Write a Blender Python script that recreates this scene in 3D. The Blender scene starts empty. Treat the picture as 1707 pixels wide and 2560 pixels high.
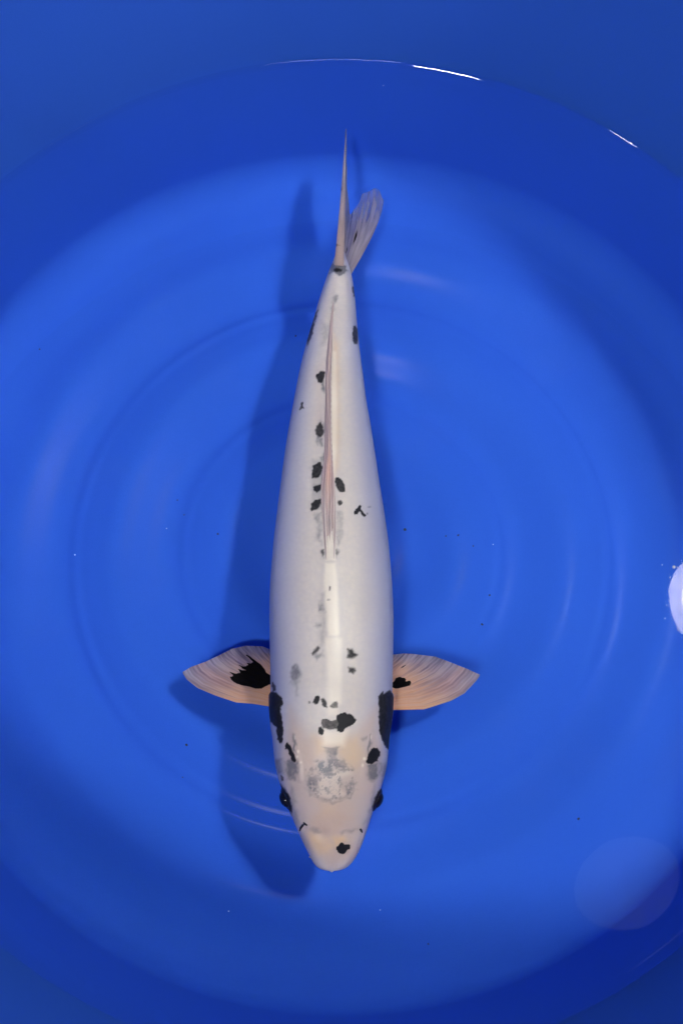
import bpy, bmesh, math, random
import numpy as np
from mathutils import Vector, Matrix

random.seed(7)
rng = np.random.default_rng(11)
S = bpy.context.scene
C = S.collection
R = math.radians

# ------------------------------------------------------------------ camera
TILT, DIST, FPX = R(16.0), 1.0, 2900.0            # photo: 1707 x 2560
CAM = np.array([0.0, -math.sin(TILT) * DIST, math.cos(TILT) * DIST])
FWD = np.array([0.0, math.sin(TILT), -math.cos(TILT)])
UPV = np.array([0.0, math.cos(TILT), math.sin(TILT)])
cd = bpy.data.cameras.new('camera'); cam = bpy.data.objects.new('camera', cd); C.objects.link(cam)
cam.location = CAM.tolist(); cam.rotation_euler = (TILT, 0, 0)
cd.sensor_fit = 'VERTICAL'; cd.sensor_height = 36.0; cd.lens = 36.0 * FPX / 2560.0
cd.clip_start = 0.01; cd.clip_end = 100
S.camera = cam

# ------------------------------------------------------------------ world, lamps, exposure
w = bpy.data.worlds.new('World'); S.world = w; w.use_nodes = True
w.node_tree.nodes['Background'].inputs[0].default_value = (0.95, 0.96, 1.0, 1)
w.node_tree.nodes['Background'].inputs[1].default_value = 0.02

def area(name, loc, target, size, power, col):
    ld = bpy.data.lights.new(name, 'AREA'); ld.shape = 'DISK'; ld.size = size; ld.energy = power; ld.color = col
    o = bpy.data.objects.new(name, ld); C.objects.link(o); o.location = loc
    o.rotation_euler = (Vector(target) - Vector(loc)).to_track_quat('-Z', 'Y').to_euler()
    return o
area('ceiling_lamp', (-0.64, -1.58, 4.0), (0, 0, -0.1), 0.42, 96, (1.0, 0.95, 0.89))
area('room_lamp', (-2.75, -2.35, 3.8), (0, 0, 0), 0.34, 22, (1.0, 0.97, 0.92))          # small far lamp: glint on the waterline
strip = area('strip_lamp', (0.05, -2.3, 3.1), (0, 0, 0), 1.0, 8, (1.0, 0.97, 0.95)); strip.data.shape = 'RECTANGLE'; strip.data.size = 1.0; strip.data.size_y = .15
S.view_settings.view_transform = 'Standard'; S.view_settings.look = 'None'
S.view_settings.exposure = 0.0; S.view_settings.gamma = 1.0
S.cycles.use_denoising = True
S.cycles.max_bounces = 10; S.cycles.diffuse_bounces = 5; S.cycles.transparent_max_bounces = 16
S.cycles.caustics_reflective = False; S.cycles.caustics_refractive = False

# ------------------------------------------------------------------ helpers
def at(px, py, z):
    """the point at height z that the photograph shows at (px, py)"""
    px = np.asarray(px, float); py = np.asarray(py, float); z = np.asarray(z, float)
    dx = (px - 853.5) / FPX; dy = (1280.0 - py) / FPX
    d = np.stack([dx, FWD[1] + dy * UPV[1], FWD[2] + dy * UPV[2]], -1)
    t = (z - CAM[2]) / d[..., 2]
    return CAM + d * t[..., None]
def proj(p):
    q = np.asarray(p) - CAM
    dep = q @ FWD
    return 853.5 + FPX * q[..., 0] / dep, 1280.0 - FPX * (q @ UPV) / dep

def obj(name, verts, faces, mat, parent=None, smooth=True, attrs=None):
    me = bpy.data.meshes.new(name)
    me.from_pydata(np.asarray(verts).tolist(), [], faces if isinstance(faces, list) else faces.tolist())
    if smooth: me.polygons.foreach_set('use_smooth', [True] * len(me.polygons))
    for k, a in (attrs or {}).items():
        at_ = me.attributes.new(k, 'FLOAT', 'POINT'); at_.data.foreach_set('value', np.asarray(a, np.float32).ravel())
    me.materials.append(mat); me.update()
    o = bpy.data.objects.new(name, me); C.objects.link(o)
    if parent: o.parent = parent
    return o
def empty(name, loc=(0, 0, 0)):
    o = bpy.data.objects.new(name, None); C.objects.link(o); o.location = loc; return o
def tag(o, label, cat, group=None):
    o['label'] = label; o['category'] = cat
    if group: o['group'] = group
    return o
def grid_faces(n, m, wrap=False):
    i = np.arange(n - 1)[:, None]; j = np.arange(m if wrap else m - 1)[None, :]
    j2 = (j + 1) % m
    return np.stack([i * m + j, i * m + j2, (i + 1) * m + j2, (i + 1) * m + j], -1).reshape(-1, 4)
def interp(x, pts):
    p = np.asarray(pts, float); return np.interp(x, p[:, 0], p[:, 1])
def smooth1(a, k):
    ker = np.hanning(2 * k + 3)[1:-1]; ker /= ker.sum()
    return np.convolve(np.pad(a, k, mode='reflect', reflect_type='odd'), ker, 'valid')
def sstep(a, b, x):
    t = np.clip((x - a) / (b - a), 0, 1); return t * t * (3 - 2 * t)
def poly_mask(X, Y, pts, soft, grow=0.0):
    """1 inside the polygon, falling to 0 over +-soft"""
    P = np.asarray(pts, float); out = np.zeros_like(X)
    x0, y0 = P.min(0) - soft; x1, y1 = P.max(0) + soft
    sel = (X > x0) & (X < x1) & (Y > y0) & (Y < y1)
    if not sel.any(): return out
    x, y = X[sel], Y[sel]; ins = np.zeros(x.shape, bool); d2 = np.full(x.shape, 1e12)
    for a, b in zip(P, np.roll(P, -1, 0)):
        ex, ey = b - a
        t = np.clip(((x - a[0]) * ex + (y - a[1]) * ey) / (ex * ex + ey * ey + 1e-9), 0, 1)
        d2 = np.minimum(d2, (x - a[0] - t * ex) ** 2 + (y - a[1] - t * ey) ** 2)
        if a[1] != b[1]:
            ins ^= ((a[1] > y) != (b[1] > y)) & (x < ex * (y - a[1]) / ey + a[0])
    sd = np.sqrt(d2) * np.where(ins, 1, -1)
    out[sel] = sstep(-soft, soft, sd + grow); return out
def line_mask(X, Y, pts, wd, soft):
    P = np.asarray(pts, float); d2 = np.full(X.shape, 1e12)
    for a, b in zip(P[:-1], P[1:]):
        ex, ey = b - a
        t = np.clip(((X - a[0]) * ex + (Y - a[1]) * ey) / (ex * ex + ey * ey + 1e-9), 0, 1)
        d2 = np.minimum(d2, (X - a[0] - t * ex) ** 2 + (Y - a[1] - t * ey) ** 2)
    return 1 - sstep(wd - soft, wd + soft, np.sqrt(d2))

class NT:
    def __init__(s, name):
        s.m = bpy.data.materials.new(name); s.m.use_nodes = True; s.t = s.m.node_tree
        s.b = s.t.nodes['Principled BSDF']; s.out = s.t.nodes['Material Output']
    def n(s, typ, **kw):
        nd = s.t.nodes.new(typ)
        for k, v in kw.items():
            if k[0] == 'i' and k[1:].isdigit(): s.put(nd.inputs[int(k[1:])], v)
            elif k in nd.inputs: s.put(nd.inputs[k], v)
            else: setattr(nd, k, v)
        return nd
    def put(s, sock, v):
        if hasattr(v, 'links'): s.t.links.new(v, sock)
        elif hasattr(v, 'outputs'): s.t.links.new(v.outputs[0], sock)
        else: sock.default_value = v
    def attr(s, name): return s.n('ShaderNodeAttribute', attribute_name=name).outputs['Fac']
    def math(s, op, a, b=0.0, c=0.0): return s.n('ShaderNodeMath', operation=op, i0=a, i1=b, i2=c).outputs[0]
    def mix(s, f, a, b):
        nd = s.t.nodes.new('ShaderNodeMix'); nd.data_type = 'RGBA'
        s.put(nd.inputs[0], f); s.put(nd.inputs[6], a); s.put(nd.inputs[7], b); return nd.outputs[2]
    def noise(s, scale, detail=3, rough=0.5, vec=None):
        nd = s.n('ShaderNodeTexNoise', Scale=scale, Detail=detail, Roughness=rough)
        s.put(nd.inputs['Vector'], vec if vec is not None else s.n('ShaderNodeTexCoord').outputs['Object'])
        return nd.outputs['Fac']
    def ramp(s, f, a, b, lo=0.0, hi=1.0):
        return s.n('ShaderNodeMapRange', i0=f, i1=a, i2=b, i3=lo, i4=hi).outputs[0]

# ------------------------------------------------------------------ tub
TUBY = 0.009
ZF = -0.16
def plastic(name, ior, r_lo, r_hi, scuff):
    mt = NT(name)
    n1 = mt.noise(3.0, 4); n2 = mt.noise(220, 2)
    n3 = mt.noise(1100, 2, .6); n4 = mt.noise(9.0, 5, .65)
    pc = mt.mix(mt.ramp(n1, .3, .7), (.032, .131, .68, 1), (.036, .143, .715, 1))
    pc = mt.mix(mt.math('MULTIPLY', mt.ramp(n3, .3, .7), .22), pc, (.020, .100, .55, 1))
    pc = mt.mix(mt.math('MULTIPLY', mt.ramp(n4, .55, .8), scuff), pc, (.09, .18, .60, 1))       # faint chalky scuffs
    mt.put(mt.b.inputs['Base Color'], pc)
    mt.put(mt.b.inputs['Roughness'], mt.ramp(n1, .3, .7, r_lo, r_hi))
    mt.b.inputs['IOR'].default_value = ior
    bmp = mt.n('ShaderNodeBump', Strength=.08, Distance=.0006, Height=n2)
    mt.put(mt.b.inputs['Normal'], bmp)
    return mt.m
M_TUB = plastic('blue_plastic_floor', 1.075, .17, .25, .10)
M_WALL = plastic('blue_plastic_wall', 1.05, .40, .50, .02)

def gau(r, c, s): return np.exp(-((r - c) / s) ** 2)
def floor_z(r):
    z = np.full_like(r, ZF)
    for c0, h in ((0.158, .0015), (0.266, .0017)):
        z += h * gau(r, c0, .0060) - h * .8 * gau(r, c0 - .026, .012)
    z += .0082 * np.sin(r * 2 * math.pi / .108 + .9) * (1 - .4 * gau(r, 0, .06)) * (1 - sstep(.31, .385, r))
    return z
def lathe(name, r, z, mat, parent, seg=256, wob=0.0):
    a = np.linspace(0, 2 * math.pi, seg, endpoint=False)
    rr = r[:, None] * np.ones(seg)[None]
    V = np.stack([rr * np.cos(a), rr * np.sin(a) + TUBY, z[:, None] * np.ones(seg)[None]], -1).reshape(-1, 3)
    return obj(name, V, grid_faces(len(r), seg, True), mat, parent)
tub = empty('tub', (0, 0, 0)); tag(tub, 'large round blue plastic tub with ring ridges on its floor', 'tub')
rf = np.linspace(0.0005, 0.389, 520)
lathe('floor', rf, floor_z(rf), M_TUB, tub)
# fillet then wall (profile by angle), wall leans outwards
prof_r, prof_z = [0.389], [float(floor_z(np.array([0.389]))[0])]
slope_end, FR = R(82), 0.040
for k in range(1, 25):
    a = slope_end * k / 24
    prof_r.append(prof_r[0] + FR * math.sin(a)); prof_z.append(prof_z[0] + FR * (1 - math.cos(a)))
r0, z0 = prof_r[-1], prof_z[-1]
WL_R = r0 + (0 - z0) / math.tan(slope_end)           # radius of the waterline
for k in range(1, 30):
    z = z0 + (0.004 - z0) * k / 29; prof_r.append(r0 + (z - z0) / math.tan(slope_end)); prof_z.append(z)
RIM_Z = 0.43
for k in range(1, 40):                                # above the water the wall leans out more
    a = slope_end + (R(80) - slope_end) * min(1, k / 6); dz = (RIM_Z - .004) / 39
    prof_z.append(prof_z[-1] + dz); prof_r.append(prof_r[-1] + dz / math.tan(a))
lathe('wall', np.array(prof_r), np.array(prof_z), M_WALL, tub)
rr, rz = prof_r[-1], prof_z[-1]
lip_r = np.array([rr + .0, rr + .006, rr + .014, rr + .03, rr + .038, rr + .04, rr + .038]); lip_z = np.array([rz, rz + .006, rz + .009, rz + .009, rz + .005, rz - .004, rz - .03])
lathe('rim', lip_r, lip_z, M_WALL, tub)

# ------------------------------------------------------------------ water
mw = NT('clear_water')
mw.t.nodes.remove(mw.b)
wn = mw.noise(5.0, 2)
tcw = mw.n('ShaderNodeTexCoord').outputs['Object']
dv = mw.n('ShaderNodeVectorMath', operation='DISTANCE', i0=tcw, i1=(-.125, -.42, 0)).outputs['Value']
rmap = mw.n('ShaderNodeMapping'); mw.put(rmap.inputs['Vector'], tcw); rmap.inputs['Scale'].default_value = (1.0, .4, 1.0)
ruf = mw.math('MULTIPLY', mw.ramp(dv, .03, .15, 1, 0), mw.noise(20, 2, .5, rmap))
hgt = mw.math('ADD', mw.math('MULTIPLY', wn, .05), mw.math('MULTIPLY', ruf, .22))
wb = mw.n('ShaderNodeBump', Strength=1.0, Distance=.01, Height=hgt)
fr = mw.n('ShaderNodeFresnel', IOR=1.33, Normal=wb)
tr = mw.n('ShaderNodeBsdfTransparent', Color=(.93, .95, .97, 1))
gl = mw.n('ShaderNodeBsdfGlossy', Color=(1, 1, 1, 1), Roughness=.02, Normal=wb)
mx = mw.n('ShaderNodeMixShader', i0=fr, i1=tr, i2=gl)
mw.put(mw.out.inputs['Surface'], mx)
wr = np.concatenate([np.linspace(.0005, WL_R - .008, 60), WL_R - .008 + .0090 * np.linspace(0, 1, 26)[1:]])
wz = np.where(wr > WL_R - .008, .0040 * (np.clip((wr - WL_R + .008) / .0090, 0, 1)) ** 2.3, 0)
water = lathe('water', wr, wz, mw.m, None, seg=320)
water['kind'] = 'structure'

# ------------------------------------------------------------------ koi: markings and painted jaw shade, traced in photo pixels
Z_MID = -0.055
K1, K3, K4, K5 = (640, 1680, 3.92), (660, 1150, 4.276), (680, 680, 4.523), (680, 280, 4.9)
def T(k, pts): return [(k[0] + x / k[2], k[1] + y / k[2]) for x, y in pts]
def ell(cx, cy, a, b, rot=0, n=18):
    return [(cx + a * math.cos(t) * math.cos(rot) - b * math.sin(t) * math.sin(rot), cy + a * math.cos(t) * math.sin(rot) + b * math.sin(t) * math.cos(rot)) for t in np.linspace(0, 2 * math.pi, n, endpoint=False)]
BLACK = [  # polygon, softness in px, strength
 (T(K1, [(790,440),(800,420),(835,405),(880,400),(900,415),(940,425),(955,450),(975,465),(975,490),(950,515),(900,530),(875,545),(860,575),(835,588),(800,575),(795,545),(810,510),(790,470)]), 1.6, 1),
 (T(K1, ell(635,575,25,38,-.15)), 1.6, 1),
 (T(K1, [(635,485),(660,465),(690,462),(720,480),(745,487),(775,472),(800,470),(805,500),(795,555),(700,558),(665,545),(645,515)]), 1.4, .84),
 (T(K1, [(595,235),(618,235),(620,260),(605,305),(580,315),(560,300),(568,270),(580,245)]), 2, .95),
 (T(K1, ell(526,297,9,8)), 2, .6),
 (T(K1, [(642,262),(660,255),(685,290),(695,345),(675,348),(650,310)]), 1.6, .88),
 (T(K1, [(730,335),(760,300),(790,290),(800,310),(793,345),(740,345)]), 2, .75),
 (T(K1, [(1150,738),(1180,745),(1215,780),(1205,830),(1180,870),(1140,900),(1105,900),(1085,880),(1090,830),(1110,790),(1130,755)]), 1.6, 1),
 (T(K1, [(305,690),(330,720),(355,770),(375,820),(392,860),(380,880),(355,865),(335,820),(325,780),(310,760),(285,755),(285,720)]), 1.6, 1),
 (T(K1, [(820,1680),(840,1678),(870,1690),(905,1688),(922,1700),(915,1725),(890,1745),(870,1770),(845,1782),(815,1768),(785,1745),(788,1715),(805,1700)]), 1.4, 1),
 (T(K1, [(165,95),(185,130),(188,185),(170,190),(160,130)]), 2, .9),
 (T(K1, [(345,1380),(360,1450),(385,1540),(398,1590),(360,1575),(330,1480),(300,1390)]), 3, .8),  # shade along the left jaw edge, painted into the skin colour
 (T(K1, [(1155,1390),(1130,1480),(1095,1565),(1125,1520),(1160,1400)]), 3, .8),  # same painted shade along the right jaw edge
 (T(K1, [(245,1010),(265,1030),(268,1060),(252,1065)]), 2, .8),
 (T(K1, [(240,1090),(285,1150),(325,1215),(342,1290),(350,1375),(325,1375),(285,1320),(235,1260)]), 3, .95),
 (T(K1, [(1235,1130),(1240,1220),(1215,1310),(1170,1365),(1143,1368),(1143,1310),(1165,1240),(1195,1175)]), 3, .95),
 (T(K3, [(520,60),(600,25),(615,60),(622,110),(590,180),(550,190),(515,190),(512,150),(530,100)]), 1.8, .93),
 (T(K3, [(530,290),(570,270),(610,262),(608,300),(590,335),(565,342),(540,325)]), 2, .95),
 (T(K3, [(510,470),(550,430),(608,420),(605,470),(580,510),(560,535),(510,540),(500,520)]), 2, .93),
 (T(K3, [(765,195),(790,190),(830,220),(855,270),(865,335),(835,342),(800,330),(770,285),(760,240)]), 1.8, .93),
 (T(K3, [(785,440),(815,432),(832,460),(810,485),(790,470)]), 2, .9),
 (T(K3, [(1020,485),(1038,490),(1030,515),(1050,540),(1085,595),(1060,598),(1030,545),(1005,550),(1000,580),(970,585),(965,550),(985,540),(975,525),(1005,510)]), 1.3, 1),
 (T(K3, ell(1130,498,16,5,-.2)), 2, .35), (T(K3, ell(1103,577,8,8)), 1.5, .7),
 (T(K3, [(895,2020),(935,2025),(960,2060),(1000,2085),(975,2105),(930,2118),(895,2110),(905,2070)]), 4.5, .92),
 (T(K3, [(900,2215),(960,2225),(975,2250),(950,2278),(915,2265)]), 4, .9),
 (T(K3, [(580,1990),(592,2005),(570,2045),(525,2085),(515,2065),(545,2025)]), 3, .85),
 (T(K3, [(700,1350),(708,1352),(703,1392),(695,1396)]), 1.2, .8),
 (T(K3, ell(690,1498,12,6)), 1.5, .45),
 (T(K3, [(610,975),(635,965),(642,1000),(625,1030)]), 3, .8), (T(K3, [(775,965),(792,985),(782,1015),(772,1000)]), 3, .6),
 (T(K4, [(505,1165),(550,1125),(592,1130),(590,1190),(560,1250),(520,1240),(502,1200)]), 2, .93),
 (T(K4, [(490,1790),(510,1740),(555,1700),(575,1760),(580,1830),(550,1865),(500,1840)]), 2.2, .9),
 (T(K4, [(915,620),(945,610),(965,650),(970,760),(960,810),(935,805),(915,760),(908,690)]), 2.5, .9),
 (T(K4, [(908,170),(925,180),(945,280),(922,270)]), 2, .8),
 (T(K4, [(520,420),(500,490),(475,590),(450,710),(420,775),(400,830),(395,760),(440,620),(490,480)]), 3, .85),
 (T(K4, [(330,1475),(350,1470),(345,1510),(352,1540),(310,1560),(325,1530),(335,1510)]), 1.4, .85),
 (T(K5, ell(805,1940,48,20)), 2.5, .95),
]
GILL_BLACK = [
 (T(K1, [(100,215),(160,190),(200,205),(240,240),(265,290),(262,325),(240,345),(245,420),(258,500),(265,560),(262,620),(250,690),(240,695),(215,660),(205,600),(205,545),(170,510),(140,480),(100,320)]), 1.8, .95),
 (T(K1, [(1200,240),(1235,190),(1250,225),(1270,200),(1310,180),(1360,260),(1360,330),(1340,420),(1330,520),(1325,620),(1300,760),(1270,740),(1250,690),(1225,640),(1210,560),(1205,450),(1210,350)]), 1.8, .95),
]
GREY = [
 (T(K1, [(640,735),(700,750),(760,740),(830,735),(800,790),(785,830),(830,880),(900,960),(870,985),(780,960),(700,1000),(640,1000),(600,960),(520,980),(545,930),(640,880),(700,840),(710,800),(660,760)]), 4, .62),
 (T(K1, [(500,990),(560,980),(620,1030),(600,1100),(610,1160),(560,1190),(500,1130),(490,1060)]), 6, .6),
 (T(K1, [(830,1090),(900,1070),(960,1100),(970,1150),(900,1170),(830,1150)]), 6, .55),
 (T(K1, [(285,880),(340,850),(400,880),(410,980),(380,1040),(310,1040),(285,980)]), 7, .75),
 (T(K1, [(190,860),(260,850),(270,1000),(215,1000)]), 6, .45),
 (T(K1, [(1090,920),(1130,900),(1200,890),(1200,1000),(1170,1060),(1100,1040)]), 7, .65),
 (T(K1, [(1210,880),(1280,900),(1270,1000),(1215,1050)]), 6, .45),
 (T(K1, [(330,0),(430,0),(430,60),(400,130),(415,230),(390,235),(375,150),(330,60)]), 7, .4),
 (T(K1, [(350,600),(370,610),(385,700),(395,800),(375,790),(355,700)]), 3, .6),
 (T(K1, [(1120,620),(1130,600),(1135,680),(1100,780),(1090,760)]), 3, .55),
 (T(K1, ell(1045,645,40,16,-.5)), 5, .4),
 (T(K1, [(560,1520),(640,1560),(620,1580),(520,1555)]), 6, .3), (T(K1, [(850,1560),(1000,1530),(940,1575),(850,1590)]), 6, .3),
 (T(K1, [(480,1490),(520,1520),(490,1540)]), 5, .4),
 (T(K1, [(330,1090),(380,1200),(400,1380),(420,1480),(360,1440),(330,1300)]), 8, .38), (T(K1, [(1150,1100),(1130,1250),(1090,1400),(1060,1480),(1120,1430),(1150,1300)]), 8, .36),
 (T(K1, [(480,1130),(520,1200),(640,1250),(860,1250),(960,1170),(900,1190),(760,1240),(620,1220),(540,1150)]), 5, .28),
 (T(K3, [(555,2070),(620,2040),(630,2100),(575,2150),(540,2110)]), 6, .5),
 (T(K3, [(590,1540),(640,1530),(645,1630),(600,1630)]), 7, .6),
 (T(K3, [(540,1740),(600,1740),(620,1780),(580,1800),(545,1780)]), 7, .5),
 (T(K3, [(595,1430),(650,1430),(655,1980),(590,1980),(610,1800),(600,1620)]), 9, .28),
 (T(K3, [(265,2270),(300,2210),(340,2195),(380,2260),(385,2330),(330,2360),(280,2340)]), 6, .62),
 (T(K3, [(540,590),(610,570),(610,900),(560,830),(555,700)]), 7, .42),
 (T(K3, [(780,560),(840,580),(850,800),(800,900),(780,800)]), 7, .4),
 (T(K3, [(605,960),(645,970),(640,1070),(615,1040)]), 6, .5), (T(K3, [(770,960),(800,990),(790,1050)]), 6, .45),
 (T(K3, [(505,0),(620,0),(620,540),(500,540),(515,400),(510,200)]), 6, .3),
 (T(K4, [(555,1245),(600,1200),(590,1360),(560,1350)]), 5, .65),
 (T(K4, [(500,1855),(580,1845),(565,1980),(520,1970)]), 5, .7),
 (T(K4, [(520,1700),(560,1660),(590,1720),(590,1850)]), 6, .4),
 (T(K4, [(685,270),(725,245),(740,270),(735,310),(700,340),(695,420),(665,425),(680,350)]), 5, .5),
 (T(K4, [(560,560),(620,580),(640,700),(620,840),(560,820)]), 10, .25),
 (T(K4, [(510,2090),(560,2050),(590,2120),(560,2150)]), 5, .6),
 (T(K5, [(720,1870),(800,1840),(920,1880),(935,1950),(880,1990),(800,1970),(720,1990),(700,1940)]), 4, .95),
]
PINK = [
 (T(K1, [(330,350),(500,620),(950,620),(1180,350),(1220,800),(1180,1200),(1060,1500),(980,1800),(740,1960),(500,1750),(400,1500),(300,1200),(260,800)]), 22, .8),
 (T(K1, [(420,1380),(700,1280),(1000,1350),(1080,1500),(980,1800),(740,1940),(520,1750)]), 28, .95),
 (T(K1, [(400,950),(480,900),(480,1300),(420,1320)]), 20, .5), (T(K1, [(1000,1050),(1080,1050),(1060,1300),(980,1300)]), 20, .5),
 (T(K1, [(300,420),(360,400),(400,900),(330,700)]), 12, .45), (T(K1, [(1150,420),(1200,420),(1190,720),(1140,720)]), 12, .4),
 (T(K4, [(480,1150),(640,700),(600,1800),(480,1700)]), 25, .3),
]
WARM = [
 (T(K1, [(520,1580),(640,1620),(720,1640),(760,1700),(700,1760),(620,1780),(540,1700)]), 16, .85),
 (T(K1, [(740,1620),(850,1600),(880,1640),(780,1720)]), 10, .8),
 (T(K1, [(560,640),(1000,640),(1060,850),(960,950),(860,900),(800,780),(600,800)]), 18, .55),
 (T(K1, [(650,1290),(800,1290),(800,1400),(650,1400)]), 16, .3),
 (T(K4, [(690,700),(760,800),(770,1500),(760,2200),(690,2350),(660,1700),(680,1100)]), 10, .5),
]
CREAM = [
 (T(K3, [(655,1105),(760,1105),(785,1300),(790,1500),(805,1860),(790,1880),(740,1890),(690,1880),(660,1700),(640,1300)]), 6, .85),
 (T(K3, [(640,1930),(690,1895),(790,1895),(830,1920),(830,2352),(820,2600),(690,2600),(670,2100)]), 8, .75),
 (T(K1, [(690,0),(820,0),(800,420),(700,440)]), 10, .6), (T(K1, [(640,570),(900,570),(860,720),(660,720)]), 12, .7),
 (T(K3, [(695,775),(710,775),(755,930),(770,1080),(650,1080),(665,930)]), 3, .55),
 (T(K1, [(650,1020),(760,980),(900,960),(940,1000),(820,1040),(820,1160),(880,1200),(760,1260),(600,1200),(610,1100)]), 7, .35),
 (T(K4, [(695,900),(720,900),(735,1500),(730,2000),(700,2350),(670,2000),(665,1500)]), 6, .7),
 (T(K1, ell(378,640,6,22,-.1)), 2.5, .8), (T(K1, ell(412,780,9,14)), 3, .9), (T(K1, ell(405,830,8,12)), 3, .9), (T(K1, ell(440,885,10,7)), 3, .8), (T(K1, ell(1125,640,5,20,.1)), 2.5, .7), (T(K1, ell(1062,850,12,14)), 3, .9), (T(K1, ell(1045,915,9,16)), 3, .8),
]
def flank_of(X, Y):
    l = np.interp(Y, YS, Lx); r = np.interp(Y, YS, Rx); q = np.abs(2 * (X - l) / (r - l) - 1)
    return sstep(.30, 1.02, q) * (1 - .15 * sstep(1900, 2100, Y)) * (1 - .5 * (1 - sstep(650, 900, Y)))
def vnoise(X, Y, wl, seed):
    g = np.random.default_rng(seed).random((97, 97)) * 2 - 1
    x, y = X / wl, Y / wl; i, j = np.floor(x).astype(int), np.floor(y).astype(int); fx, fy = x - i, y - j
    fx, fy = fx * fx * (3 - 2 * fx), fy * fy * (3 - 2 * fy); i0, i1, j0, j1 = i % 97, (i + 1) % 97, j % 97, (j + 1) % 97
    return (g[i0, j0] * (1 - fx) + g[i1, j0] * fx) * (1 - fy) + (g[i0, j1] * (1 - fx) + g[i1, j1] * fx) * fy
def marks(X, Y, gill=True):
    def comb(lst, grow=0.0):
        m = np.zeros_like(X)
        for p, s, k in lst: m = np.maximum(m, k * poly_mask(X, Y, p, s, grow))
        return m
    X0, Y0 = X, Y
    X, Y = X0 + 1.6 * vnoise(X0, Y0, 7, 1) + .8 * vnoise(X0, Y0, 3, 2), Y0 + 1.6 * vnoise(X0, Y0, 7, 3) + .8 * vnoise(X0, Y0, 3, 4)
    bl = comb(BLACK + (GILL_BLACK if gill else []), 1.1)
    X, Y = X0 + 5 * vnoise(X0, Y0, 16, 5) + 2.5 * vnoise(X0, Y0, 6, 6), Y0 + 5 * vnoise(X0, Y0, 16, 7) + 2.5 * vnoise(X0, Y0, 6, 8)
    gr = comb(GREY)
    ring = T(K1, [(492,1090),(505,1150),(540,1210),(600,1245),(660,1262),(760,1280),(850,1262),(920,1230),(970,1160),(960,1060)])
    gr = np.maximum(gr, .34 * line_mask(X, Y, ring, 2.4, 2.4) * (.6 + .5 * vnoise(X0, Y0, 9, 9)))
    X, Y = X0, Y0
    crown = poly_mask(X, Y, T(K1, [(490,960),(560,880),(720,820),(860,860),(960,960),(985,1090),(950,1190),(840,1260),(740,1275),(600,1240),(500,1150)]), 7)
    nz = .6 * vnoise(X, Y, 11, 21) + .5 * vnoise(X, Y, 5, 22) + .3 * vnoise(X, Y, 2.6, 23)
    gr = np.maximum(gr * (1 - .75 * crown * sstep(.0, -.45, nz)), .5 * crown * sstep(.05, .5, nz))
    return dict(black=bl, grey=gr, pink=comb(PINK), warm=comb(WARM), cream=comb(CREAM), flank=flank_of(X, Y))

def skin_material(name, rough=.36):
    m = NT(name)
    nb = m.noise(26, 4); nf = m.noise(320, 3, .6); nm = m.noise(90, 4, .6)
    base = m.mix(m.ramp(nb, .35, .65), (.63, .57, .505, 1), (.69, .625, .545, 1))
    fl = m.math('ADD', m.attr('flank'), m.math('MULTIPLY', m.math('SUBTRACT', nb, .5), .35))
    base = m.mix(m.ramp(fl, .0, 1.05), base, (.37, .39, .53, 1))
    base = m.mix(m.math('MULTIPLY', m.ramp(nf, .35, .7), .12), base, (.36, .35, .44, 1))
    vo = m.n('ShaderNodeTexVoronoi', Scale=210.0); m.put(vo.inputs['Vector'], m.n('ShaderNodeTexCoord').outputs['Object'])
    base = m.mix(m.math('MULTIPLY', m.ramp(vo.outputs['Distance'], .25, .75), .10), base, (.40, .40, .50, 1))
    base = m.mix(m.math('MULTIPLY', m.ramp(m.noise(48, 5, .65), .48, .72), .16), base, (.50, .46, .47, 1))
    base = m.mix(m.attr('pink'), base, m.mix(m.ramp(nb, .4, .6), (.58, .43, .34, 1), (.55, .44, .385, 1)))
    base = m.mix(m.math('MULTIPLY', m.attr('warm'), m.ramp(nm, .25, .6, .5, 1.0)), base, (.74, .52, .29, 1))
    base = m.mix(m.math('MULTIPLY', m.attr('cream'), m.ramp(nb, .3, .7, .75, 1.0)), base, (.88, .81, .67, 1))
    g = m.math('MULTIPLY', m.attr('grey'), m.ramp(nm, .34, .60, .65, 1.6))
    g = m.math('MINIMUM', g, .92)
    base = m.mix(g, base, (.165, .165, .18, 1))
    a = m.attr('black')
    e = m.math('MULTIPLY', m.math('MULTIPLY', a, m.math('SUBTRACT', 1, a)), m.math('MULTIPLY', m.math('SUBTRACT', nf, .5), 2.4))
    b = m.n('ShaderNodeMath', operation='ADD', use_clamp=True, i0=m.math('MULTIPLY', a, 1.04), i1=e).outputs[0]
    base = m.mix(b, base, m.mix(m.ramp(nm, .4, .75), (.006, .006, .008, 1), (.013, .013, .016, 1)))
    m.put(m.b.inputs['Base Color'], base)
    m.put(m.b.inputs['Roughness'], m.mix(b, (rough,) * 3 + (1,), (.5, .5, .5, 1)))
    m.b.inputs['Specular IOR Level'].default_value = .26
    bp = m.n('ShaderNodeBump', Strength=.16, Distance=.0012, Height=m.math('ADD', m.math('MULTIPLY', nm, .6), m.math('MULTIPLY', vo.outputs['Distance'], .5)))
    m.put(m.b.inputs['Normal'], bp)
    return m.m
M_SKIN = skin_material('koi_skin')

koi = empty('koi', tuple(at(830, 1400, ZF)))
tag(koi, 'white koi with black spots and peach fins swimming in the tub', 'fish')
KINV = Matrix.Translation(-koi.location)
def local(v): return np.asarray(v) - np.array(koi.location)

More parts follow.
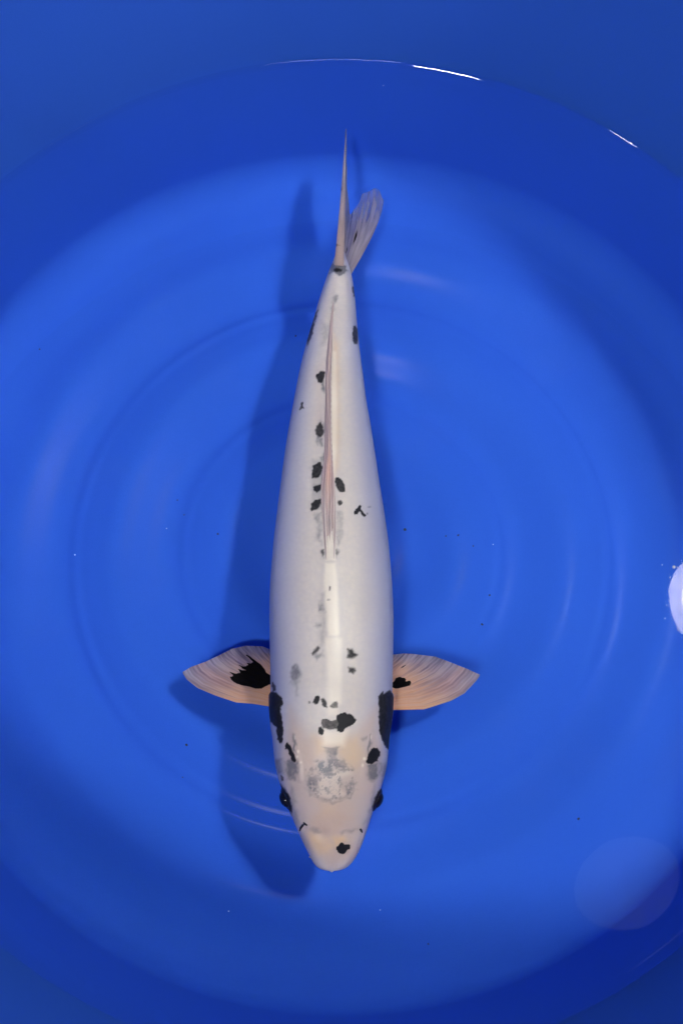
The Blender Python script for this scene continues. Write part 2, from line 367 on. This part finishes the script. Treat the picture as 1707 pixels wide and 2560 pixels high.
# body outline (photo px): y, left, right
OUT = [(2177.5,823,835),(2176,812,848),(2172,800,861),(2166,791,870),(2156,783,880),(2142,775,890),(2126,767.5,898),(2105,757,907),(2085,748,914),(2062,738,921),
 (2037,727.5,929),(2012,717,938),(1986,708,947),(1960,700,955),(1935,692.5,962.5),(1910,687.5,967.5),(1884,684.5,970),(1859,682,972),(1833,680,974),
 (1807,678.5,976.5),(1782,677,978),(1757,676.5,979),(1730,676.5,980),(1700,676.5,981),(1650,675.5,982),(1600,674.5,983),(1550,673.5,983.5),(1500,674,982),
 (1450,676,979),(1400,680,975),(1350,684.5,970),(1300,690.5,963),(1250,696.5,955.5),(1200,703,947),(1150,709.5,940),(1100,717,932),(1050,725.5,924),(1000,735,915),
 (950,744,909),(900,755,902),(850,768,896),(800,783,891.5),(750,798,888),(710,811,883),(680,822,877),(660,831,870),(645,837,864),(632,841.5,859.5)]
OUT = np.array(OUT)[::-1]
YS = np.concatenate([np.linspace(632, 2100, 640), np.linspace(2100, 2177.5, 90)[1:]])
UY = np.linspace(632, 2177.5, 1500)
def prof(col, kk):
    raw = np.interp(UY, OUT[:, 0], OUT[:, col]); sm = smooth1(raw, kk)
    f = sstep(2120, 2160, UY); return np.interp(YS, UY, sm * (1 - f) + raw * f)
Lx, Rx = prof(1, 24), prof(2, 24)
s = (2177.5 - YS) / (2177.5 - 632)               # 0 nose, 1 tail root
HT = interp(s, [(0, .002), (.006, .006), (.02, .011), (.05, .0185), (.1, .0265), (.16, .034), (.22, .0395), (.3, .0435), (.4, .044), (.5, .041), (.62, .034), (.75, .026), (.86, .0205), (.94, .018), (1, .013)])
HB = interp(s, [(0, .003), (.006, .007), (.02, .013), (.05, .021), (.1, .030), (.2, .041), (.3, .047), (.42, .048), (.55, .043), (.7, .033), (.85, .024), (.94, .021), (1, .015)])
ZC = interp(s, [(0, -.066), (.05, -.063), (.15, -.057), (.3, -.054), (.55, -.053), (.8, -.058), (1, -.066)])
US = np.linspace(0, 1, 1500)
def sm_s(a, kk): return np.interp(s, US, smooth1(np.interp(US, s[::-1], a[::-1]), kk))
HT, HB, ZC = sm_s(HT, 16), sm_s(HB, 16), sm_s(ZC, 30)
PHI = np.concatenate([np.linspace(0, math.pi, 220), np.linspace(math.pi, 2 * math.pi, 62)[1:-1]])
def body_points(off=0.0):
    pl, pr = at(Lx, YS, ZC), at(Rx, YS, ZC)
    cen = (pl + pr) / 2; hw = (pr[:, 0] - pl[:, 0]) / 2
    cph, sph = np.cos(PHI), np.sin(PHI)
    headish = (1 - sstep(.10, .28, s))[:, None]
    pe = 2.0 + .45 * headish                      # squarer section on the head
    cx = np.sign(cph)[None] * np.abs(cph)[None] ** (2 / pe); sz = np.sign(sph)[None] * np.abs(sph)[None] ** (2 / pe)
    h = np.where(sph[None] >= 0, HT[:, None], HB[:, None])
    X = cen[:, 0:1] + hw[:, None] * cx; Z = ZC[:, None] + h * sz
    Y = cen[:, 1:2] + 0 * cx
    V = np.stack([X, Y, Z], -1)
    PX, PY = proj(V)
    # relief: ridges and hollows of the head, spine ridge along the back
    up = np.clip(sph, 0, 1)[None]
    rel = .0016 * np.exp(-((cx) / .13) ** 2) * sstep(.28, .36, s)[:, None] * (1 - sstep(.6, .85, s))[:, None]
    for pts, a, wd in ((T(K1, [(365,600),(380,700),(400,800),(420,900),(430,1050)]), .0008, 6), (T(K1, [(1135,600),(1120,700),(1090,800),(1060,900),(1050,1050)]), .0008, 6),
                       (T(K1, [(305,400),(290,500),(275,640),(262,720)]), .0006, 5), (T(K1, [(1195,400),(1205,520),(1215,640),(1222,720)]), .0006, 5),
                       (T(K1, [(430,1560),(500,1640),(560,1760)]), .0008, 8), (T(K1, [(1040,1580),(980,1660),(930,1760)]), .0008, 8),
                       (T(K1, [(340,1250),(360,1400),(400,1480)]), .0008, 8), (T(K1, [(1130,1280),(1110,1400),(1060,1500)]), .0008, 8)):
        rel += a * line_mask(PX, PY, pts, wd, wd * .95) * up
    for cxp, cyp, rx, ry, a in ((640, 1590, 70, 60, -.0026), (900, 1590, 60, 60, -.0026), (745, 1130, 230, 150, .0010), (470, 1530, 30, 30, -.0010), (1025, 1550, 25, 30, -.0010)):
        c0 = T(K1, [(cxp, cyp)])[0]
        rel += a * np.exp(-((PX - c0[0]) / (rx / 3.92)) ** 2 - ((PY - c0[1]) / (ry / 3.92)) ** 2) * up
    V[..., 2] += rel
    return V, PX, PY
BV, BPX, BPY = body_points()
nr, nc = len(YS), len(PHI)
faces = grid_faces(nr, nc, True).tolist()
verts = BV.reshape(-1, 3)
# close nose and tail root
vn = np.vstack([verts, BV[-1].mean(0) + np.array([0, -.0012, 0]), BV[0].mean(0)])
i_n, i_t = len(verts), len(verts) + 1
faces += [[(nr - 1) * nc + j, (nr - 1) * nc + (j + 1) % nc, i_n] for j in range(nc)]
faces += [[(j + 1) % nc, j, i_t] for j in range(nc)]
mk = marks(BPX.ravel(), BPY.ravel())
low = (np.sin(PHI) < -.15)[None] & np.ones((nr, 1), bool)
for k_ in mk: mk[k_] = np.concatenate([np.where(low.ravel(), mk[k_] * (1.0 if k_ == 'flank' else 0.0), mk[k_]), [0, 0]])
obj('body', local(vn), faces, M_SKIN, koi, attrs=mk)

# gill covers: thin plates lying over the cheeks, lifted at their rear edge
def gill(side):
    rows = np.where((YS > 1727) & (YS < 1905))[0]
    pc = np.linspace(-.50, .80, 50); ph = pc if side > 0 else math.pi - pc
    cols = np.interp(ph % (2 * math.pi), PHI, np.arange(nc)) if side < 0 else np.interp(ph, np.concatenate([PHI - 2 * math.pi, PHI]), np.arange(2 * nc) - nc)
    ci = np.floor(cols).astype(int); fc = (cols - ci)[None, :, None]
    P = BV[rows][:, ci % nc] * (1 - fc) + BV[rows][:, (ci + 1) % nc] * fc
    ax = np.stack([np.interp(YS[rows], YS, BV[:, :, 0].mean(1)), P[:, 0, 1], np.interp(YS[rows], YS, ZC)], -1)[:, None]
    d = P - ax; d[..., 1] = 0; d /= np.linalg.norm(d, axis=-1, keepdims=True)
    v = ((YS[rows] - 1727) / (1905 - 1727))[:, None]; u = np.linspace(0, 1, 50)[None]
    rear = .03 + .25 * np.abs(u - .42) ** 1.6 * 2            # curved rear edge
    lift = .0024 * sstep(-.02, .05, v - rear * .6) * (1 - sstep(.25, .95, v)) * sstep(0, .12, u) * (1 - sstep(.75, 1, u)) - .0008
    lift = np.where(v < rear * .6, -.0022, lift)
    P = P + d * lift[..., None]
    PX, PY = proj(P)
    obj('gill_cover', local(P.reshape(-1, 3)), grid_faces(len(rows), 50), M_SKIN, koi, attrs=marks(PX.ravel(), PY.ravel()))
gill(-1); gill(1)

# eyes
me_ = NT('eye_dark'); me_.put(me_.b.inputs['Base Color'], (.006, .006, .010, 1)); me_.b.inputs['Roughness'].default_value = .12
mi_ = NT('eye_iris'); mi_.put(mi_.b.inputs['Base Color'], mi_.mix(mi_.noise(400), (.012, .010, .012, 1), (.03, .02, .02, 1))); mi_.b.inputs['Roughness'].default_value = .25
def ellipsoid(c, ax, rad, n=20, m=28, th1=math.pi):
    ax = [np.asarray(a, float) / np.linalg.norm(a) for a in ax]
    th = np.linspace(.02, th1, n); ph = np.linspace(0, 2 * math.pi, m, endpoint=False)
    P = [c + rad[0] * math.sin(t) * math.cos(p) * ax[0] + rad[1] * math.sin(t) * math.sin(p) * ax[1] + rad[2] * math.cos(t) * ax[2] for t in th for p in ph]
    return np.array(P), grid_faces(n, m, True)
for sd, px, py in ((-1, 718, 1998), (1, 938.5, 2000)):
    c = at(px, py, -.056); nrm = np.array([sd * .95, -.22, .20]); fw = np.array([sd * -.38, -.92, 0.0])
    upv = np.cross(nrm, fw)
    P, F = ellipsoid(c, (fw, upv, nrm), (.0108, .0082, .0040))
    e = obj('eye', local(P), F, mi_.m, koi)
    P, F = ellipsoid(c + nrm * .0022, (fw, upv, nrm), (.0068, .0062, .0040))
    obj('pupil', local(P), F, me_.m, e)

# nostril flaps and barbels
def tube(pts, rad, n=8):
    pts = np.asarray(pts, float); out = []
    for i, p in enumerate(pts):
        t = pts[min(i + 1, len(pts) - 1)] - pts[max(i - 1, 0)]; t /= np.linalg.norm(t)
        a = np.cross(t, [0, 0, 1.0]); a /= np.linalg.norm(a) + 1e-9; b = np.cross(a, t)
        for q in np.linspace(0, 2 * math.pi, n, endpoint=False): out.append(p + rad[i] * (math.cos(q) * a + math.sin(q) * b))
    return np.array(out), grid_faces(len(pts), n, True)
def top_z(px, py):
    d = (BPX - px) ** 2 + (BPY - py) ** 2 + (BV[..., 2] < -.06) * 1e6
    i = np.unravel_index(d.argmin(), d.shape); return BV[i][2]
mn_ = NT('nostril_dark'); mn_.put(mn_.b.inputs['Base Color'], (.012, .011, .014, 1)); mn_.b.inputs['Roughness'].default_value = .5
for pts in ([(430,1556),(438,1528),(458,1502),(470,1490)], [(464,1474),(480,1490),(503,1504)], [(1016,1532),(1028,1550),(1040,1572)]):
    q = T(K1, pts); zz = [top_z(*p) + .0004 for p in q]
    P, F = tube([at(p[0], p[1], z) for p, z in zip(q, zz)], [.0006] + [.0011] * (len(q) - 2) + [.0006])
    obj('nostril', local(P), F, mn_.m, koi)
mb_ = NT('barbel_skin'); mb_.put(mb_.b.inputs['Base Color'], (.62, .55, .5, 1))
for pts in ([(884, 2132), (891, 2133), (896, 2129.5)], [(781, 2140), (777, 2143), (773, 2142)]):
    P, F = tube([at(p[0], p[1], -.068 - .002 * i) for i, p in enumerate(pts)], [.0012, .0009, .0004])
    obj('barbel', local(P), F, mb_.m, koi)

# ------------------------------------------------------------------ fins
def fin_material(name, root, mid, tip, transp, rays, dark=(.16, .12, .20, 1), opq=1.0):
    m = NT(name); m.t.nodes.remove(m.b)
    u, v = m.attr('u'), m.attr('v')
    def vec(a, b, c=0.0):
        cb = m.n('ShaderNodeCombineXYZ'); m.put(cb.inputs[0], m.math('MULTIPLY', u, a)); m.put(cb.inputs[1], m.math('MULTIPLY', v, b)); cb.inputs[2].default_value = c
        return cb.outputs[0]
    st = m.ramp(m.noise(1.0, 1, .5, vec(rays * 1.7, 1.3)), .46, .60)
    st2 = m.ramp(m.noise(1.0, 2, .5, vec(rays * 4.2, 2.2, 3.0)), .38, .62)
    nz = m.noise(45, 3)
    base = m.mix(m.ramp(v, .05, .55), root, mid); base = m.mix(m.ramp(v, .5, 1.0), base, tip)
    base = m.mix(m.math('MULTIPLY', m.attr('pink'), .8), base, (.74, .38, .27, 1))
    dk = m.math('MULTIPLY', m.math('MULTIPLY', st, m.ramp(nz, .3, .6, .5, 1.0)), m.ramp(m.math('ADD', v, m.math('MULTIPLY', u, .35)), .25, .95, .03, .72))
    base = m.mix(dk, base, dark)
    base = m.mix(m.math('MULTIPLY', st2, .22), base, (.86, .72, .64, 1))
    nf = m.noise(400, 2)
    e = m.math('ADD', m.attr('black'), m.math('ADD', m.math('MULTIPLY', m.math('SUBTRACT', nf, .5), .3), m.math('MULTIPLY', m.math('SUBTRACT', st2, .5), .35)))
    bk = m.ramp(e, .3, .68)
    base = m.mix(bk, base, (.007, .006, .007, 1))
    df = m.n('ShaderNodeBsdfDiffuse', Color=base)
    tl = m.n('ShaderNodeBsdfTranslucent', Color=base)
    tp = m.n('ShaderNodeBsdfTransparent', Color=(1, 1, 1, 1))
    a = m.n('ShaderNodeMixShader', i0=.28, i1=df, i2=tl)
    tf = m.math('MULTIPLY', m.math('MULTIPLY', m.math('MULTIPLY', m.ramp(v, .25, 1.0, transp[0], transp[1]), m.ramp(u, .35, .65, opq, 1.0)), m.ramp(st2, 0, 1, 1.15, .7)), m.math('SUBTRACT', 1, bk))
    b = m.n('ShaderNodeMixShader', i0=tf, i1=a, i2=tp)
    m.put(m.out.inputs['Surface'], b)
    return m.m
M_PEC = fin_material('pectoral_fin_skin', (.82, .43, .23, 1), (.77, .47, .31, 1), (.46, .42, .48, 1), (.02, .30), 13)
M_CAU = fin_material('tail_fin_skin', (.52, .43, .40, 1), (.40, .35, .37, 1), (.30, .31, .40, 1), (.22, .74), 7, (.10, .09, .15, 1), .12)

def resample(pts, n):
    P = np.asarray(pts, float); d = np.r_[0, np.cumsum(np.hypot(*np.diff(P, axis=0).T))]; t = np.linspace(0, d[-1], n)
    return np.stack([np.interp(t, d, P[:, 0]), np.interp(t, d, P[:, 1])], -1)
def thicken(name, grid, mat, parent, attrs, th):
    """closed thin sheet from an (n, m, 3) grid with thickness th(n, m)"""
    n, m, _ = grid.shape
    du = np.gradient(grid, axis=0); dv = np.gradient(grid, axis=1); nn = np.cross(du, dv); nn /= np.linalg.norm(nn, axis=-1, keepdims=True) + 1e-12
    A = (grid + nn * th[..., None]).reshape(-1, 3); B = (grid - nn * th[..., None]).reshape(-1, 3)
    f = grid_faces(n, m); g = f[:, ::-1] + n * m
    both = attrs.pop('one_side', None)
    rim = [i for i in range(m)] + [i * m + m - 1 for i in range(1, n)] + [(n - 1) * m + j for j in range(m - 2, -1, -1)] + [i * m for i in range(n - 2, 0, -1)]
    side = [[a + n * m, b + n * m, b, a] for a, b in zip(rim, rim[1:] + rim[:1])]
    return obj(name, local(np.vstack([A, B])), f.tolist() + g.tolist() + side, mat, parent, attrs={k_: np.concatenate([v.ravel(), v.ravel() if not (both is not None and k_ == 'black') else both.ravel()]) for k_, v in attrs.items()})

def pectoral(side, lead, trail, root_top, blk, zr, zt, name='pectoral_fin'):
    n, m = 130, 130
    Bc = resample(lead, m)                          # leading edge: root to tip
    Tc = resample(trail, n)                         # trailing edge: tip to upper root
    u = np.linspace(0, 1, n)[:, None, None]; v = np.linspace(0, 1, m)[None, :, None]
    R0 = Bc[0]; R1 = np.asarray(root_top, float)
    Rt = R0 + (R1 - R0) * u
    Tt = Tc[:, None, :]
    lin = Rt * (1 - v) + Tt * v
    P = lin + (1 - u) ** 1.3 * (Bc[None] - (Bc[0] * (1 - v) + Bc[-1] * v))
    bow = np.sin(math.pi * v) * u * (1 - u) * 34
    P = P + np.concatenate([bow * 0, -bow * .75], -1)
    uu, vv = u[..., 0] * np.ones((n, m)), v[..., 0] * np.ones((n, m))
    ripple = .0003 * np.sin(uu * 2 * math.pi * 13) * vv + .0022 * np.sin(uu * 7 + 1) * vv
    Z = zr + (zt - zr) * vv + ripple + .004 * np.sin(math.pi * vv) * (1 - uu)
    G = at(P[..., 0], P[..., 1], Z)
    bl = np.zeros((n, m))
    for p, sf in blk: bl = np.maximum(bl, poly_mask(P[..., 0].ravel(), P[..., 1].ravel(), p, sf).reshape(n, m))
    pk = np.clip(1 - vv * 1.7, 0, 1) * sstep(.45, .8, uu) + .5 * np.exp(-((uu - .18) / .07) ** 2) * sstep(.4, .8, vv)
    th = .0012 * (1 - .75 * vv) * (1 - .5 * uu) + .00018
    thicken(name, G, M_PEC, koi, dict(u=uu, v=vv, black=bl, pink=np.clip(pk, 0, 1)), th)
KL, KR = (440, 1590, 6.03), (960, 1600, 6.03)
pectoral(-1, T(KL, [(1560,1075),(1400,1060),(1150,1020),(900,1000),(600,900),(340,790),(170,660),(115,575),(105,545)]),
         T(KL, [(105,545),(230,470),(450,390),(620,310),(850,195),(1050,150),(1300,160),(1425,210),(1540,290)]), T(KL, [(1560, 420)])[0],
         [(T(KL, [(1540,590),(1440,600),(1370,560),(1340,500),(1280,430),(1200,370),(1120,310),(1070,285),(1050,292),(1110,345),(1165,400),(1130,418),(1060,405),(1095,440),(1060,460),(1000,462),(930,430),(985,475),(1000,500),(1060,525),(1010,525),(930,495),(970,545),(975,560),(900,575),(810,545),(865,600),(850,622),(808,618),(830,660),(880,700),(920,725),(1000,750),(1120,775),(1200,800),(1290,802),(1350,770),(1420,735),(1540,740)]), 1.5)], -.088, -.120)
pectoral(1, T(KR, [(-50,1060),(110,1055),(400,1050),(600,1045),(1000,920),(1200,810),(1390,610),(1432,545),(1438,525)]),
         T(KR, [(1438,525),(1250,440),(950,320),(770,255),(460,215),(300,205),(135,225),(20,270)]), T(KR, [(-50, 420)])[0],
         [(T(KR, [(0,650),(110,655),(150,620),(170,580),(235,560),(260,572),(310,580),(325,600),(318,628),(390,620),(402,650),(385,690),(300,715),(200,738),(150,738),(110,712),(0,720)]), 1.5),
          (T(KR, [(245,425),(270,405),(320,378),(322,385),(285,415),(252,432)]), .7)], -.088, -.120)

# tail fin: each ray runs root -> bend -> end, from the top edge of the upper lobe to the lower edge of the lower lobe
RAYS = [  # u, root(px,py,z), bend, end
 (0.00, (847,664,-.048), (857,520,-.002), (864.5,322,-.048)),
 (0.12, (848,664,-.053), (858,510,-.022), (865,332,-.064)),
 (0.25, (849,662,-.058), (859,515,-.042), (865.5,372,-.076)),
 (0.40, (850,660,-.063), (860,550,-.060), (867,470,-.086)),
 (0.50, (851,660,-.067), (863,585,-.073), (874,538,-.086)),
 (0.62, (854,664,-.072), (874,590,-.082), (889,520,-.090)),
 (0.75, (857,668,-.076), (890,580,-.092), (908,484,-.104)),
 (0.87, (862,676,-.080), (915,580,-.100), (932,472,-.113)),
 (0.95, (868,684,-.083), (940,572,-.106), (948,474,-.118)),
 (1.00, (874,690,-.085), (956,560,-.108), (958,500,-.120)),
]
def caudal():
    n, m = 190, 120
    ku = [r[0] for r in RAYS]; u = np.linspace(0, 1, n); v = np.linspace(0, 1, m)[None, :, None]
    def col(k_):
        A = np.array([r[k_] for r in RAYS], float)
        return np.stack([smooth1(np.interp(u, ku, A[:, j]), 7) for j in range(3)], -1)[:, None, :]
    a, b, c = col(1), col(2), col(3)
    P = a * (1 - v) ** 2 + 2 * b * v * (1 - v) + c * v * v
    uu = u[:, None] * np.ones((n, m)); vv = v[..., 0] * np.ones((n, m))
    P[..., 0] += vv * (1.1 * np.sin(uu * 2 * math.pi * 9)) * sstep(.5, .7, uu) + vv * .5 * np.sin(uu * 60)
    P[..., 1] += 5 * sstep(.85, 1, vv) * np.sin(uu * 40) * .35 * sstep(.1, .3, uu)
    G = at(P[..., 0], P[..., 1], P[..., 2])
    bl = np.zeros((n, m))
    for cu, cv, du, dv in ((.02, .60, .03, .03), (.02, .17, .03, .02), (.03, .24, .02, .02), (.62, .25, .03, .07), (.78, .42, .02, .10)):
        bl = np.maximum(bl, .9 * np.exp(-((uu - cu) / du) ** 2 - ((vv - cv) / dv) ** 2))
    th = .0012 * (1 - vv) ** .8 + .00025 + .0032 * np.exp(-(uu / .10) ** 2) * (1 - vv) ** 1.1
    thicken('tail_fin', G, M_CAU, koi, dict(u=uu, v=vv, black=bl * sstep(.3, .5, uu), one_side=bl, pink=.25 * np.exp(-(uu / .1) ** 2) * (1 - vv)), th)
caudal()

# dorsal fin folded flat along the back
DL = [(735,837,3),(770,832,4),(800,829,5),(835,827,6),(870,825,7),(901,823,8.5),(960,822,9),(1011,821.5,9),(1060,821.5,9.5),(1100,822,10),(1150,822,13),(1190,821,17),(1220,821,19),(1260,822,18.5),(1314,824,17),(1350,825,15),(1385,825,13.5),(1405,825,12.5),(1425,825,11)]
mdm = NT('dorsal_fin_skin')
du_, dv_ = mdm.attr('u'), mdm.attr('v')
nzd = mdm.noise(70, 3)
fd = mdm.math('ADD', mdm.math('MULTIPLY', du_, 5.0), mdm.math('ADD', mdm.math('MULTIPLY', nzd, 1.0), mdm.math('MULTIPLY', dv_, 2.0)))
sd_ = mdm.math('MULTIPLY', mdm.math('ADD', mdm.math('SINE', mdm.math('MULTIPLY', fd, 2 * math.pi)), 1), .5)
cdm = mdm.mix(sd_, (.40, .29, .28, 1), (.66, .53, .47, 1))
cdm = mdm.mix(mdm.math('MULTIPLY', mdm.attr('pink'), .7), cdm, (.70, .42, .34, 1))
cdm = mdm.mix(mdm.attr('cream'), cdm, (.72, .66, .60, 1))
cdm = mdm.mix(mdm.attr('grey'), cdm, (.25, .25, .27, 1))
mdm.put(mdm.b.inputs['Base Color'], cdm); mdm.b.inputs['Roughness'].default_value = .45; mdm.b.inputs['Specular IOR Level'].default_value = .25
def dorsal():
    D = np.array(DL, float); n, m = 420, 46
    y = np.linspace(735, 1425, n); cx = smooth1(np.interp(y, D[:, 0], D[:, 1]), 8); hw = smooth1(np.interp(y, D[:, 0], D[:, 2]), 8)
    t = np.linspace(-1, 1, m)[None]; yy = y[:, None] * np.ones((n, m)); PXg = cx[:, None] + hw[:, None] * t
    zs = np.array([top_z(cx[i], y[i]) for i in range(0, n, 10)]); zb = smooth1(np.interp(np.arange(n), np.arange(0, n, 10), zs), 14)
    front = sstep(1250, 1400, yy); vv = (yy - 735) / 670
    hgt = .0038 * sstep(735, 900, yy) * (1 - .55 * front)
    prof = np.clip(1 - np.abs(t + .15) ** 1.5, 0, 1) * np.ones((n, 1))
    # front: splits into two raised edges with a hollow between
    two = np.exp(-((t - .72) / .16) ** 2) + np.exp(-((t + .72) / .18) ** 2)
    prof = prof * (1 - front) + two * front * 1.1
    prof += .16 * np.sin(t * 9 + yy * .02) * np.clip(1 - np.abs(t), 0, 1) + .10 * np.sin(t * 19 - yy * .013) * np.clip(1 - np.abs(t), 0, 1)
    Z = zb[:, None] - .0012 - .0022 * sstep(1375, 1425, yy) + hgt * prof + .0010 * (1 - np.abs(t) ** 4) * (1 - front)
    G = at(PXg, yy, Z)
    uu = (t + 1) / 2 * np.ones((n, 1))
    cream = np.clip(1.1 * np.exp(-((t - .80) / .2) ** 2) * (.6 + .4 * np.sin(yy * .45)) * sstep(860, 930, yy) * (1 - sstep(1130, 1200, yy)) + .8 * two * sstep(1180, 1300, yy) * .6, 0, .95)
    cream = np.maximum(cream, .8 * front * sstep(1325, 1345, yy) * (np.abs(t) < .5 * sstep(1325, 1400, yy) + .05))
    pink = np.exp(-((yy - 1180) / 60) ** 2) * np.exp(-((t - .0) / .5) ** 2)
    grey = .45 * np.exp(-((yy - 1310) / 28) ** 2) * np.exp(-((t) / .5) ** 2)
    obj('dorsal_fin', local(G.reshape(-1, 3)), grid_faces(n, m), mdm.m, koi, attrs=dict(u=uu, v=vv, cream=cream, pink=pink, grey=grey))
dorsal()

# ------------------------------------------------------------------ lamp and added glowing oval mirrored in the water
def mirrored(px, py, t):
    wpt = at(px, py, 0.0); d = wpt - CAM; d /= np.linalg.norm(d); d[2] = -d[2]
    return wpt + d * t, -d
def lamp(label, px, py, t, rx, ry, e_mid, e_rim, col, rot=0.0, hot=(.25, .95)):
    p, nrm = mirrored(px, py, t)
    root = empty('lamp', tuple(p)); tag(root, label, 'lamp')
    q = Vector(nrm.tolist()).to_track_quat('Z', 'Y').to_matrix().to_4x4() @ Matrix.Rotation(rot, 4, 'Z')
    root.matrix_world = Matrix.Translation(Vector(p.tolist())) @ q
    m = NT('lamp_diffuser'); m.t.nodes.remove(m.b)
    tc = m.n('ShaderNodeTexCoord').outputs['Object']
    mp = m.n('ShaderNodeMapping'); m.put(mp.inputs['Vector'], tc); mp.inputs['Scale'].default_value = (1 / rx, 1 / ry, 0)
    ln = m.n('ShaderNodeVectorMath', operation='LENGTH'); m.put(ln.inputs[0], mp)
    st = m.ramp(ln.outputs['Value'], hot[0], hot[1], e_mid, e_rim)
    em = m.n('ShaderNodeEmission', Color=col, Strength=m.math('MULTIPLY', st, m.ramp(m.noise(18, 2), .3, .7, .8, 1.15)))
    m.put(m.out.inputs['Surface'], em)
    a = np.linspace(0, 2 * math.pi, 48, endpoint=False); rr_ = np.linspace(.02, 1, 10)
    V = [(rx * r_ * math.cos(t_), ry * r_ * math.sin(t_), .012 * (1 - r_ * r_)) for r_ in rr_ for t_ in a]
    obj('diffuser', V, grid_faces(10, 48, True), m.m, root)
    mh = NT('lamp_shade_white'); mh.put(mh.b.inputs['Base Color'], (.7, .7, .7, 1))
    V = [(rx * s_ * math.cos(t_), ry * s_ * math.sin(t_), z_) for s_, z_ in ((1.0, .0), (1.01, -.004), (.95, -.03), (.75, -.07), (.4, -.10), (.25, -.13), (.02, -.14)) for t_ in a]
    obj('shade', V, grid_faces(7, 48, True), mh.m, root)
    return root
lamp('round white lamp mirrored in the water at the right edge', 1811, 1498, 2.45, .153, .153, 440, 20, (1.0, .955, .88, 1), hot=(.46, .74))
lamp('added dim glowing oval mirrored faintly in the water at lower right', 1566, 2208, 1.05, .088, .066, .95, .8, (.68, .84, 1.0, 1), rot=1.05)  # made-up glowing oval, added to give the faint reflection

# ------------------------------------------------------------------ debris on the floor, bubbles
md = NT('debris_dark'); md.put(md.b.inputs['Base Color'], (.03, .022, .03, 1)); md.b.inputs['Roughness'].default_value = .9
def blob_mesh(name, mat, n=6, m=8, flat=.4, jit=.35):
    V = []
    for i in range(n):
        th = math.pi * (i + .5) / n
        for j in range(m):
            p = 2 * math.pi * j / m; r = 1 + jit * (random.random() - .5)
            V.append((r * math.sin(th) * math.cos(p), r * math.sin(th) * math.sin(p), flat * math.cos(th)))
    me = bpy.data.meshes.new(name); F = grid_faces(n, m, True).tolist() + [list(range(m)), list(range((n - 1) * m, n * m))[::-1]]
    me.from_pydata(V, [], F); me.polygons.foreach_set('use_smooth', [True] * len(me.polygons)); me.materials.append(mat); return me
sp = [blob_mesh('debris_speck', md.m) for _ in range(3)]
def surf_z(px, py):
    z = ZF
    for _ in range(8):
        p = at(px, py, z); r = math.hypot(p[0], p[1] - TUBY)
        z = float(np.interp(r, np.concatenate([rf, prof_r[1:]]), np.concatenate([floor_z(rf), prof_z[1:]])))
    return z
SPECKS = [
 (1182,1365,2.4,'tiny black speck, lowest of three right of the koi'), (1145,1338,3.6,'brown speck, middle one of three right of the koi'),
 (1114,1340,2.6,'small reddish speck, leftmost of three right of the koi'), (1012,1324,4.4,'pale brown fleck close beside the right flank of the koi'),
 (1204,1561,4.4,'brown fleck on the floor above the tip of the right side fin'), (1223,1488,3,'dark speck beside the thin arc glint right of the koi'),
 (1445,2047,3.8,'lone dark speck at lower right above the faint oval reflection'), (545,1335,3.2,'dark speck at the left edge of the koi shadow'),
 (467,1862,3.6,'dark speck beside the short glint left of the koi head'), (457,1943,2.2,'dim speck left of the koi head below the short glint'),
 (739,840,3.4,'grey fleck in the shadow left of the tail stalk'), (48,274,3.8,'dark speck on the dry wall near the upper left edge'),
 (240,52,3.4,'dark speck on the dry wall near the top left corner'), (1070,2360,2.2,'tiny speck on the floor below and right of the snout'),
 (100,873,2.4,'dim speck near the left edge level with the rear of the koi'), (410,470,3,'dark smudge under water on the upper left of the tub'),
 (444,1250,2.4,'upper of two dark specks left of the koi shadow'), (461,1287,2.6,'lower of two dark specks left of the koi shadow')]
for i, (px, py, r_, lab) in enumerate(SPECKS):
    z = surf_z(px, py); p = at(px, py, z); sc_ = r_ * .00034
    o = bpy.data.objects.new('debris_speck', sp[i % 3]); C.objects.link(o); o.location = p.tolist(); o.scale = (sc_, sc_ * random.uniform(.6, 1.1), sc_); o.rotation_euler = (0, 0, random.random() * 6)
    tag(o, lab, 'debris', 'debris specks scattered over the tub')
mbb = NT('bubble_white'); mbb.put(mbb.b.inputs['Base Color'], (.85, .87, .95, 1)); mbb.b.inputs['Roughness'].default_value = .15
bbm = blob_mesh('bubble', mbb.m, 8, 12, .8, .02)
NEAR = 'tiny pale bubble beside the bright round reflection at the right edge'
BUB = [(1683.5,1417.5,4.2,'largest white bubble just above the bright round reflection at right')] + [(x, y, r_, NEAR) for x, y, r_ in
 ((1692,1418,1.5),(1673.5,1444,1.6),(1687.5,1442,2),(1680.5,1449,1.5),(1671,1479,1.4),(1654,1412,1.3),(1661,1546,1.3),(1693.5,1575.5,1.6),(1704,1582,1.6),(1665,1513,1.5),(1689.5,1506,1.4),(1697.5,1501.5,1.4),(1692.5,1521.5,1.4),(1695,1466.5,1.5),(1701,1442,1.6))] + [
 (188,1387,2.2,'tiny white bubble at far left level with the middle of the koi'), (417,1321,1.6,'tiny white bubble left of the koi shadow'),
 (572,2278,2.0,'tiny white bubble at lower left below the snout'), (1232,1361,1.6,'tiny white bubble right of the three dark specks'),
 (226,163,1.8,'tiny white droplet on the dry wall at upper left'), (958,214,1.6,'tiny white bubble right of the tail tip near the top'),
 (950,2275,1.5,'tiny white bubble just below and right of the snout')]
for px, py, r_, lab in BUB:
    p = at(px, py, .0002) if math.hypot(*(at(px, py, 0)[:2] - np.array([0, TUBY]))) < WL_R - .009 else at(px, py, surf_z(px, py))
    o = bpy.data.objects.new('bubble', bbm); C.objects.link(o); o.location = p.tolist(); sc_ = r_ * (.00033 if px > 1600 else .00024); o.scale = (sc_,) * 3
    tag(o, lab, 'bubble', 'bubbles on the water')
